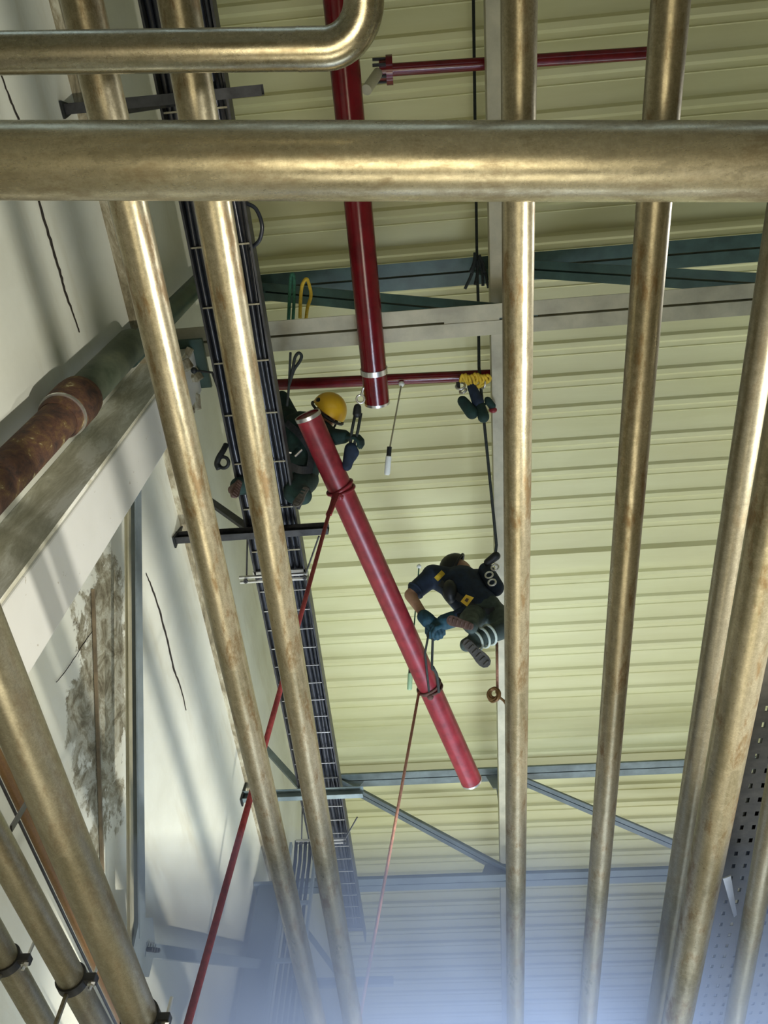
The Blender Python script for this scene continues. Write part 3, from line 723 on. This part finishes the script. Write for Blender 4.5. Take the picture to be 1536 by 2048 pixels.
# ropes from hands to the lower sling
hL = atD(866, 1262, 5.58)
g = ha + hd * t2
b = MB(); b.tube(curve([hL, atD(864, 1330, 5.62), atD(866, 1340, 5.66)], 6), .009, 8)
b.tube(curve([atD(866, 1334, 5.66), atD(874, 1352, 5.75), g + V((.07, 0, -.07))], 6), .011, 8)
tag(b.build('pull_rope', M['rope_dark'], smooth=True), 'doubled dark rope from the hanging worker hands to the pipe sling', 'rope')
tag(MB().tube([atD(858, 1264, 5.58), atD(850, 1306, 5.6), g + V((-.0, 0, -RM))], .008, 8).build('pull_rope', M['rope_dark'], smooth=True), 'thin dark rope from the hanging worker hands to the far side of the pipe', 'rope')

# ---------------- worker in the yellow helmet behind the tray
w1 = empty('person', atD(595, 950, 5.35), 'person in dark green clothes and yellow helmet working behind the cable tray', 'person')
K = dict(head=atD(653, 829, 5.42), neck=atD(632, 840, 5.50), chest=atD(603, 872, 5.46), waist=atD(598, 920, 5.38), pelvis=atD(592, 950, 5.34),
         sR=atD(636, 858, 5.38), eR=atD(664, 874, 5.22), wR=atD(690, 873, 5.18), sL=atD(572, 835, 5.55), eL=atD(545, 870, 5.40), wL=atD(535, 820, 5.2),
         hL=atD(575, 955, 5.36), kL=atD(520, 965, 5.18), aL=atD(478, 972, 5.05), hR=atD(607, 958, 5.34), kR=atD(590, 985, 5.06), aR=atD(606, 992, 4.98))
body = MB()
limb(body, [K['pelvis'], K['waist'], K['chest'], K['neck'], K['head']], [.13, .125, .14, .06, .06])
for s in 'LR':
    limb(body, [K['chest'], K['s' + s], K['e' + s], K['w' + s]], [.10, .058, .045, .030])
    limb(body, [K['pelvis'], K['h' + s], K['k' + s], K['a' + s]], [.12, .09, .06, .04])
fd = (atD(668, 848, 5.30) - K['head'])
up1 = atD(668, 806, 5.40) - K['head']
r_, f_, u_, R_ = head(body, K['head'], fd, up1)
body.build('body', M['skin'], w1, remesh=.013, smooth_it=2)
sh = MB(); limb(sh, [K['pelvis'], K['waist'], K['chest'], K['neck'].lerp(K['chest'], .3)], [.15, .16, .175, .085])
limb(sh, [K['chest'], K['sR'], K['eR'], K['wR'].lerp(K['eR'], .1)], [.12, .080, .060, .048]); limb(sh, [K['chest'], K['sL'], K['eL'], K['wL']], [.12, .085, .062, .048])
sh.build('jacket', M['green_cloth'], w1, remesh=.013, smooth_it=2)
tr_ = MB()
for s in 'LR': limb(tr_, [K['pelvis'], K['h' + s], K['k' + s], K['a' + s]], [.135, .108, .078, .06])
tr_.build('trousers', M['green_cloth'], w1, remesh=.013, smooth_it=2)
hm = MB(); hc = K['head'] + u_ * .03
bmesh.ops.create_uvsphere(hm.bm, u_segments=28, v_segments=16, radius=1, matrix=Matrix.Translation(hc) @ R_.to_4x4() @ Matrix.Diagonal((.118, .140, .130, 1)))
for v in list(hm.bm.verts):
    if (v.co - hc).dot(u_) < -.02: hm.bm.verts.remove(v)
he = hm.build('helmet', M['helmet'], w1, smooth=True)
b = MB(); b.tube([hc - u_ * .018 + (r_ * math.cos(a) * .118 + f_ * math.sin(a) * .142) for a in [2 * math.pi * k / 28 for k in range(28)]], .010, 8, closed=True)
b.build('helmet_rim', M['black'], he, smooth=True)
b = MB()
for q in (-1, 1): b.ball(hc + r_ * q * .105 + u_ * .03 - f_ * .01, .026, (.5, 1.2, .8), R_)
b.ball(hc - f_ * .10 + u_ * .06, .035, (1.3, .6, .8), R_)
b.build('helmet_vent', M['black'], he, smooth=True)
b = MB(); b.tube(curve([hc + r_ * .10 - u_ * .03, K['head'] + r_ * .085 - u_ * .07 + f_ * .03, K['head'] - u_ * .125 + f_ * .05, K['head'] - r_ * .085 - u_ * .07 + f_ * .03, hc - r_ * .10 - u_ * .03], 6), .008, 8)
b.build('chin_strap', M['black'], he, smooth=True)
ey = MB()
for q in (-1, 1): ey.ball(K['head'] + f_ * .088 + r_ * q * .033 + u_ * .008, .012)
ey.build('eyes', M['black'], w1, smooth=True)
gl = MB(); fingers(gl, K['wR'], atD(712, 874, 5.14) - K['wR'], V((0, .3, 1)), V((.4, .4, -.6)), 1.05); capsule(gl, K['wR'] - V((.03, 0, 0)), K['wR'], .040, .040)
gl.build('glove', M['green_cloth'], w1, remesh=.006, smooth_it=1)
gl = MB(); fingers(gl, K['wL'], V((-.6, -.2, -.3)), V((0, 1, 0)), V((.2, 0, -1)), 1.05); capsule(gl, K['wL'] + V((.02, 0, 0)), K['wL'], .040, .040)
gl.build('glove', M['green_cloth'], w1, remesh=.006, smooth_it=1)
bu, bs = MB(), MB(); boot(bu, bs, atD(480, 962, 4.98), atD(468, 992, 4.86), -ray(474, 975) + V((.3, 0, 0)))
bu.build('boot', M['sole'], w1, remesh=.01, smooth_it=2); bs.build('boot_sole', M['sole'], w1)
bu, bs = MB(), MB(); boot(bu, bs, atD(612, 975, 4.95), atD(590, 1012, 4.88), -ray(600, 990) + V((-.5, 0, 0)))
bu.build('boot', M['sole_green'], w1, remesh=.01, smooth_it=2); bs.build('boot_sole', M['sole_green'], w1)
strap([front(572, 845, 5.30), front(600, 870, 5.22), front(622, 905, 5.20), front(618, 945, 5.16)], .045).build('harness_strap', M['harness'], w1)
strap([front(575, 930, 5.16), front(600, 940, 5.14), front(622, 940, 5.18)], .05).build('waist_belt', M['harness'], w1)
b = MB()
for (x0, y0, x1, y1) in ((590, 913, 604, 899), (575, 905, 583, 906)): b.tube([atD(x0, y0, 5.17), atD(x1, y1, 5.17)], .008, 8)
b.build('buckle', M['silver'], w1)
capsule(MB(), atD(564, 795, 5.62), atD(575, 835, 5.6), .05, .085).build('back_bag', M['green_cloth'], w1, remesh=.012, smooth_it=2)
b = MB(); b.tube(curve([atD(613, 982, 4.98), atD(604, 1000, 4.96), atD(596, 1018, 4.95)], 5), .012, 8); b.ball(atD(614, 980, 4.98), .022); b.build('dangling_strap', M['harness'], w1, smooth=True)

# lanyard with hook left of the tray, belongs to nobody in view: hangs from the tray rail
pts = [atZ(452, 890, 4.36), atZ(446, 902, 4.30), atZ(438, 915, 4.26), atZ(434, 928, 4.24), atZ(438, 938, 4.22)]
b = MB(); b.tube(curve(pts, 6), [.018] * 25, 10); b.tube(ring(atZ(447, 925, 4.25), V((.2, .5, 1)), .034, 0, 18), .011, 8, closed=True)
tag(b.build('scaffold_hook', M['black'], smooth=True), 'black hook hanging left of the cable tray beside the column', 'hook')

# strap, carabiners and tool pouch in front of the yellow helmet worker
sl = empty('lifting_lanyard', atD(715, 800, 5.1), 'dark lanyard with carabiner and tool pouch hanging from the red main pipe end', 'lanyard')
b = MB(); b.tube(ring(atD(721, 798, 5.12), ray(721, 798), .026, 0, 16), .007, 8, closed=True); b.tube([atD(727, 775, 5.0), atD(722, 790, 5.1)], .007, 8)
b.build('carabiner', M['silver'], sl, smooth=True)
capsule(MB(), atD(715, 815, 5.12), atD(714, 827, 5.12), .026, .030).build('ascender', M['black'], sl, remesh=.008, smooth_it=2)
for x0, x1, x2 in ((711, 704, 700), (722, 716, 708)):
    MB().tube([atD(x0, 826, 5.12), atD(x1, 860, 5.12), atD(x2, 892, 5.12)], .010, 8).build('strap', M['rope_dark'], sl, smooth=True)
capsule(capsule(MB(), atD(702, 898, 5.12), atD(694, 932, 5.1), .045, .034), atD(710, 905, 5.12), atD(704, 915, 5.12), .03, .03).build('pouch', M['navy'], sl, remesh=.01, smooth_it=2)

# ================================================================== FOREGROUND PIPES
def pipe(x, z, r_, y0, y1, name, mt, label, grp='galvanised pipes overhead'):
    return tag(MB().tube([(x, y0, z), (x, y1, z)], r_, 48).build(name, mt, smooth='auto'), label, 'pipe', grp)
Y0, Y1 = -1.8, 4.6
def onray(x, y, Z_): p = atZ(x, y, Z_); return p.x
def pipe2(p, q, z, r_, mt, label, y0=Y0):
    a, c = atZ(*p, z), atZ(*q, z); k = (c.x - a.x) / (c.y - a.y)
    f_ = lambda y: V((a.x + k * (y - a.y), y, z))
    return tag(MB().tube([f_(y0), f_(Y1)], r_, 48).build('galvanised_pipe', M[mt], smooth='auto'), label, 'pipe', 'galvanised pipes overhead'), f_
PA, fA = pipe2((281, 512), (619, 1986), 1.66, .038, 'galv', 'galvanised pipe with a bright right edge, just left of the dark cable tray')
PB, fB = pipe2((444, 512), (700, 2011), 1.64, .0375, 'galv', 'galvanised pipe running lengthwise over the dark cable tray')
PC, fC = pipe2((1037, 300), (1031, 1936), 1.51, .030, 'galv', 'galvanised pipe with brown drip stains, right beside the hanging worker')
PD, fD = pipe2((1325, 200), (1183, 1936), 1.49, .031, 'galv', 'galvanised pipe over the bare roof, second to the right of the hanging worker')
PE, fE = pipe2((1473, 1024), (1328, 1936), 1.46, .030, 'galv_grey', 'galvanised pipe at the right, next left of the broad beige pipe')
PF, fF = pipe2((1498, 1274), (1402, 1786), 1.25, .040, 'galv', 'broad beige galvanised pipe at the left edge of the perforated tray')
PG, fG = pipe2((1516, 1786), (1484, 1960), 1.36, .029, 'galv_grey', 'galvanised pipe in the lower right corner, under the perforated tray')
PL, fL = pipe2((75, 1536), (270, 2011), 1.10, .045, 'galv_grey', 'thick galvanised pipe at lower left with a clamp, right of the brown pipe')
PM, fM = pipe2((50, 1786), (150, 1970), 1.21, .036, 'galv_grey', 'middle galvanised pipe of the lower left bank, left of the brown pipe')
PN, fN = pipe2((10, 1915), (64, 2010), 1.27, .036, 'galv_grey', 'leftmost galvanised pipe in the lower left corner')
PO = pipe(onray(128, 1796, 1.95), 1.95, .019, Y0, Y1, 'brown_pipe', M['copper'], 'thin brown pipe between two thick galvanised pipes at lower left', 'pipes')
PP = tag(MB().tube([(onray(118, 1810, 1.5), Y0, 1.5), (onray(118, 1810, 1.5), Y1, 1.5)], .0045, 10).build('thin_cable', M['dark_steel'], smooth=True), 'thin dark cable running along the brown pipe at lower left', 'cable')
# dark strap bar across brown pipe
a_, c_ = atZ(22, 1658, 1.35), atZ(64, 1588, 1.60)
tag(MB().beam(a_, c_, .018, .006, V((1, 0, 0))).build('strap_bar', M['dark_steel']), 'dark steel strap crossing the brown pipe at lower left', 'strap')

# wide cross pipe and bent pipe
ca, cb = atZ(-60, 322, 1.29), atZ(1600, 324, 1.29)
cp = tag(MB().tube([ca + (ca - cb).normalized() * .55, ca.lerp(cb, .5), cb + (cb - ca).normalized() * 1.6], .0565, 64).build('cross_pipe', M['galv_cross'], smooth='auto'), 'wide stained galvanised pipe running straight across the upper photo', 'pipe')
ux = .026; uz = 1.20
ua, ub = atZ(-40, 107, uz), atZ(640, 98, uz)
cd = atZ(740, 20, uz)
bend = []
xe = atZ(733, 60, uz).x; ye = ub.y
Rb = .055
dirx = (ub - ua).normalized()
P0 = V((xe - Rb, ye + dirx.y / dirx.x * (xe - Rb - ub.x), uz))
for k in range(13):
    t = k / 12 * math.pi / 2; bend.append(V((P0.x + math.sin(t) * Rb, P0.y - (1 - math.cos(t)) * Rb, uz)))
up_ = empty('bent_pipe', ua, 'slim shiny pipe at top left ending in an elbow that turns out of the photo', 'pipe')
MB().tube([ua - dirx * .5, P0 - dirx * .03], ux, 48).build('straight_run', M['galv_bright'], up_, smooth='auto')
MB().tube([P0 - dirx * .034] + bend + [bend[-1] - V((0, .03, 0))], ux * 1.015, 48).build('elbow', M['galv_bright'], up_, smooth='auto')
MB().tube([bend[-1] - V((0, .03, 0)), bend[-1] - V((0, 1.2, 0))], ux, 48).build('upper_run', M['galv_bright'], up_, smooth='auto')
MB().tube([P0 - dirx * .038, P0 - dirx * .034], ux * 1.025, 48).build('weld_seam', M['galv_bright'], up_, smooth='auto')

# support channel and pipe clamps for the lower left bank (at the bottom edge)
sy = atZ(320, 2030, 1.10).y + .02
sc = empty('support_channel', (-1.2, sy, 1.0), 'steel channel on which the lower left pipes are clamped, at the bottom edge', 'channel')
MB().box((-1.16, sy, 1.033), (1.04, .041, .041)).build('channel_bar', M['galv_grey'], sc)
def clamp(px_, pz_, pr, lab):
    r = empty('pipe_clamp', (px_ + pr, sy, pz_), lab, 'clamp', 'pipe clamps at the bottom edge')
    MB().hollow((px_, sy - .015, pz_), (px_, sy + .015, pz_), pr + .006, .006, 32).build('band', M['dark_steel'], r, smooth='auto')
    if pz_ - pr > 1.08: MB().box((px_, sy, (1.0535 + pz_ - pr) / 2), (.010, .010, pz_ - pr - 1.0535)).build('standoff', M['galv_grey'], r)
    MB().box((px_ + pr + .018, sy, pz_), (.034, .03, .022)).build('ear', M['dark_steel'], r, bevel=.003)
    MB().tube([(px_ + pr + .024, sy, pz_ - .03), (px_ + pr + .024, sy, pz_ + .055)], .005, 8).build('bolt', M['silver'], r)
    MB().tube([(px_ + pr + .024, sy, pz_ - .018), (px_ + pr + .024, sy, pz_ - .008)], .011, 6).build('nut', M['silver'], r)
clamp(fL(sy).x, 1.10, .045, 'clamp on the thick pipe at lower left, its bolt pointing right')
clamp(fM(sy).x, 1.21, .036, 'clamp at the bottom end of the middle lower left pipe')
clamp(fN(sy).x, 1.27, .036, 'clamp at the bottom end of the leftmost pipe in the corner')

# perforated tray on the right
PZ = 1.62; px0, px1, py0, py1 = .80, 1.32, -.2, 4.6
pt = empty('perforated_tray', ((px0 + px1) / 2, 2.2, PZ), 'grey perforated cable tray with rows of small slots at the right edge', 'cable tray')
b = MB(); bm = b.bm
cw, cl = .036, .062
nx, ny = int((px1 - px0) / cw), int((py1 - py0) / cl)
grid = {}
def gv(i, j):
    if (i, j) not in grid: grid[(i, j)] = bm.verts.new((px0 + i * cw, py0 + j * cl, PZ))
    return grid[(i, j)]
for i in range(nx):
    for j in range(ny):
        o4 = [gv(i, j), gv(i + 1, j), gv(i + 1, j + 1), gv(i, j + 1)]
        cx_, cy_ = px0 + (i + .5) * cw, py0 + (j + .5) * cl; hx, hy = .0055, .010
        i4 = [bm.verts.new((cx_ + sx_ * hx, cy_ + sy_ * hy, PZ)) for sx_, sy_ in ((-1, -1), (1, -1), (1, 1), (-1, 1))]
        for k in range(4): bm.faces.new((o4[k], o4[(k + 1) % 4], i4[(k + 1) % 4], i4[k]))
o = b.build('perforated_base', M['perf'], pt); md = o.modifiers.new('s', 'SOLIDIFY'); md.thickness = .002
for x in (px0, px1): MB().box((x, (py0 + py1) / 2, PZ + .03), (.002, py1 - py0, .06)).build('side_wall', M['perf'], pt)
x = px0 + .015
while x < px1 - .02:
    rr = random.choice((.010, .013, .016))
    pts = [V((x + random.uniform(-.010, .010), py0 + .6 * q, PZ + rr + .004)) for q in range(9)]
    MB().tube(curve(pts, 4), rr, 8).build('cable', M['black_cable'], pt, smooth=True); x += rr * 2 + random.choice((.0, .002, .010))
# thin pale plates by the tray
q_ = [atZ(x, y, 1.5) for x, y in ((1446, 1758), (1462, 1752), (1474, 1830), (1468, 1835))]
tag(MB().prism(q_, (0, 0, 0), (0, 0, .004)).build('pale_plate', M['plastic_pale']), 'pale tapering plate under the perforated tray', 'plate')
q_ = [atZ(x, y, 1.45) for x, y in ((1338, 1970), (1345, 1965), (1356, 2005), (1352, 2060), (1334, 2060))]
tag(MB().prism(q_, (0, 0, 0), (0, 0, .004)).build('pale_plate', M['plastic_pale']), 'pale plate at the bottom edge right of the galvanised pipes', 'plate')

# ------------------------------------------------ haze bank
b = MB()
poly = [V((0, 2.2, 1.0)), V((0, 2.2, 1.75)), V((0, 2.8, 1.95)), V((0, 6.5, 2.15)), V((0, 6.5, 1.95)), V((0, 4.0, 1.6))]
b.prism(poly, (-1.15, 0, 0), (3.6, 0, 0))
mt = bpy.data.materials.new('haze'); mt.use_nodes = True; nt = mt.node_tree; nt.nodes.clear()
vs = nt.nodes.new('ShaderNodeVolumePrincipled')
vs.inputs['Color'].default_value = (.55, .67, .92, 1); vs.inputs['Density'].default_value = 1.45; vs.inputs['Anisotropy'].default_value = .1
om = nt.nodes.new('ShaderNodeOutputMaterial'); nt.links.new(vs.outputs[0], om.inputs['Volume'])
tag(b.build('haze', mt), 'pale blue haze bank hanging low at the far end', 'haze', kind='stuff')

# ================================================================== LIGHT
def area(name, loc, target, sx_, sy_, e, col, spread=180):
    l = bpy.data.lights.new(name, 'AREA'); l.shape = 'RECTANGLE'; l.size = sx_; l.size_y = sy_; l.energy = e; l.color = col
    o = bpy.data.objects.new(name, l); COL.objects.link(o); o.location = loc
    o.rotation_euler = (V(target) - V(loc)).to_track_quat('-Z', 'Y').to_euler(); l.spread = math.radians(spread); return o
area('daylight_far', (.6, 9.2, -.6), (.9, 4.9, 6.7), 4, 1.4, 55, (.82, .90, 1.10), 80)
area('haze_fill_light', (.8, 4.2, -.6), (.6, 4.3, 2.0), 2.4, 1.2, 330, (.70, .82, 1), 90)  # added blue fill from below to light the haze; no door stands here
area('pipe_fill_light', (.1, 2.4, -1.3), (.1, 2.2, 2), 1.6, 1.2, 30, (1, .90, .70), 110)  # added warm fill under the pipes, no actual lamp on the floor
area('pipe_fill_light', (0, .25, -1.3), (0, .15, 2), 1.3, 1.0, 14, (1, .87, .62), 110)  # second added fill, under the cross pipe
for yl, el in ((1.0, 800), (4.1, 3600)):      # work lamps near the floor turned up at the left wall
    l = bpy.data.lights.new('work_lamp', 'SPOT'); l.energy = el; l.spot_size = math.radians(50); l.spot_blend = .6; l.shadow_soft_size = .05; l.color = (1, .96, .88)
    o = bpy.data.objects.new('work_lamp', l); COL.objects.link(o); o.location = (1.75, yl, -.13)
    o.rotation_euler = (V((XW, yl, 3.65)) - o.location).to_track_quat('-Z', 'Y').to_euler()
l = bpy.data.lights.new('pipe_rim_spot', 'SPOT'); l.energy = 650; l.spot_size = math.radians(34); l.spot_blend = .4; l.shadow_soft_size = .15; l.color = (1, .98, .94)  # added unseen spot that gives the pipes white right rims
o = bpy.data.objects.new('pipe_rim_spot', l); COL.objects.link(o); o.location = (5.4, 1.3, 4.9)
o.rotation_euler = (V((-.4, 1.3, 1.55)) - o.location).to_track_quat('-Z', 'Y').to_euler()
wd = bpy.data.worlds.new('world'); S.world = wd; wd.use_nodes = True
bg = wd.node_tree.nodes['Background']; bg.inputs[0].default_value = (.75, .82, .9, 1); bg.inputs[1].default_value = .03

S.view_settings.view_transform = 'Standard'; S.view_settings.look = 'None'
S.view_settings.exposure = -.63; S.view_settings.gamma = 1; S.view_settings.use_curve_mapping = False
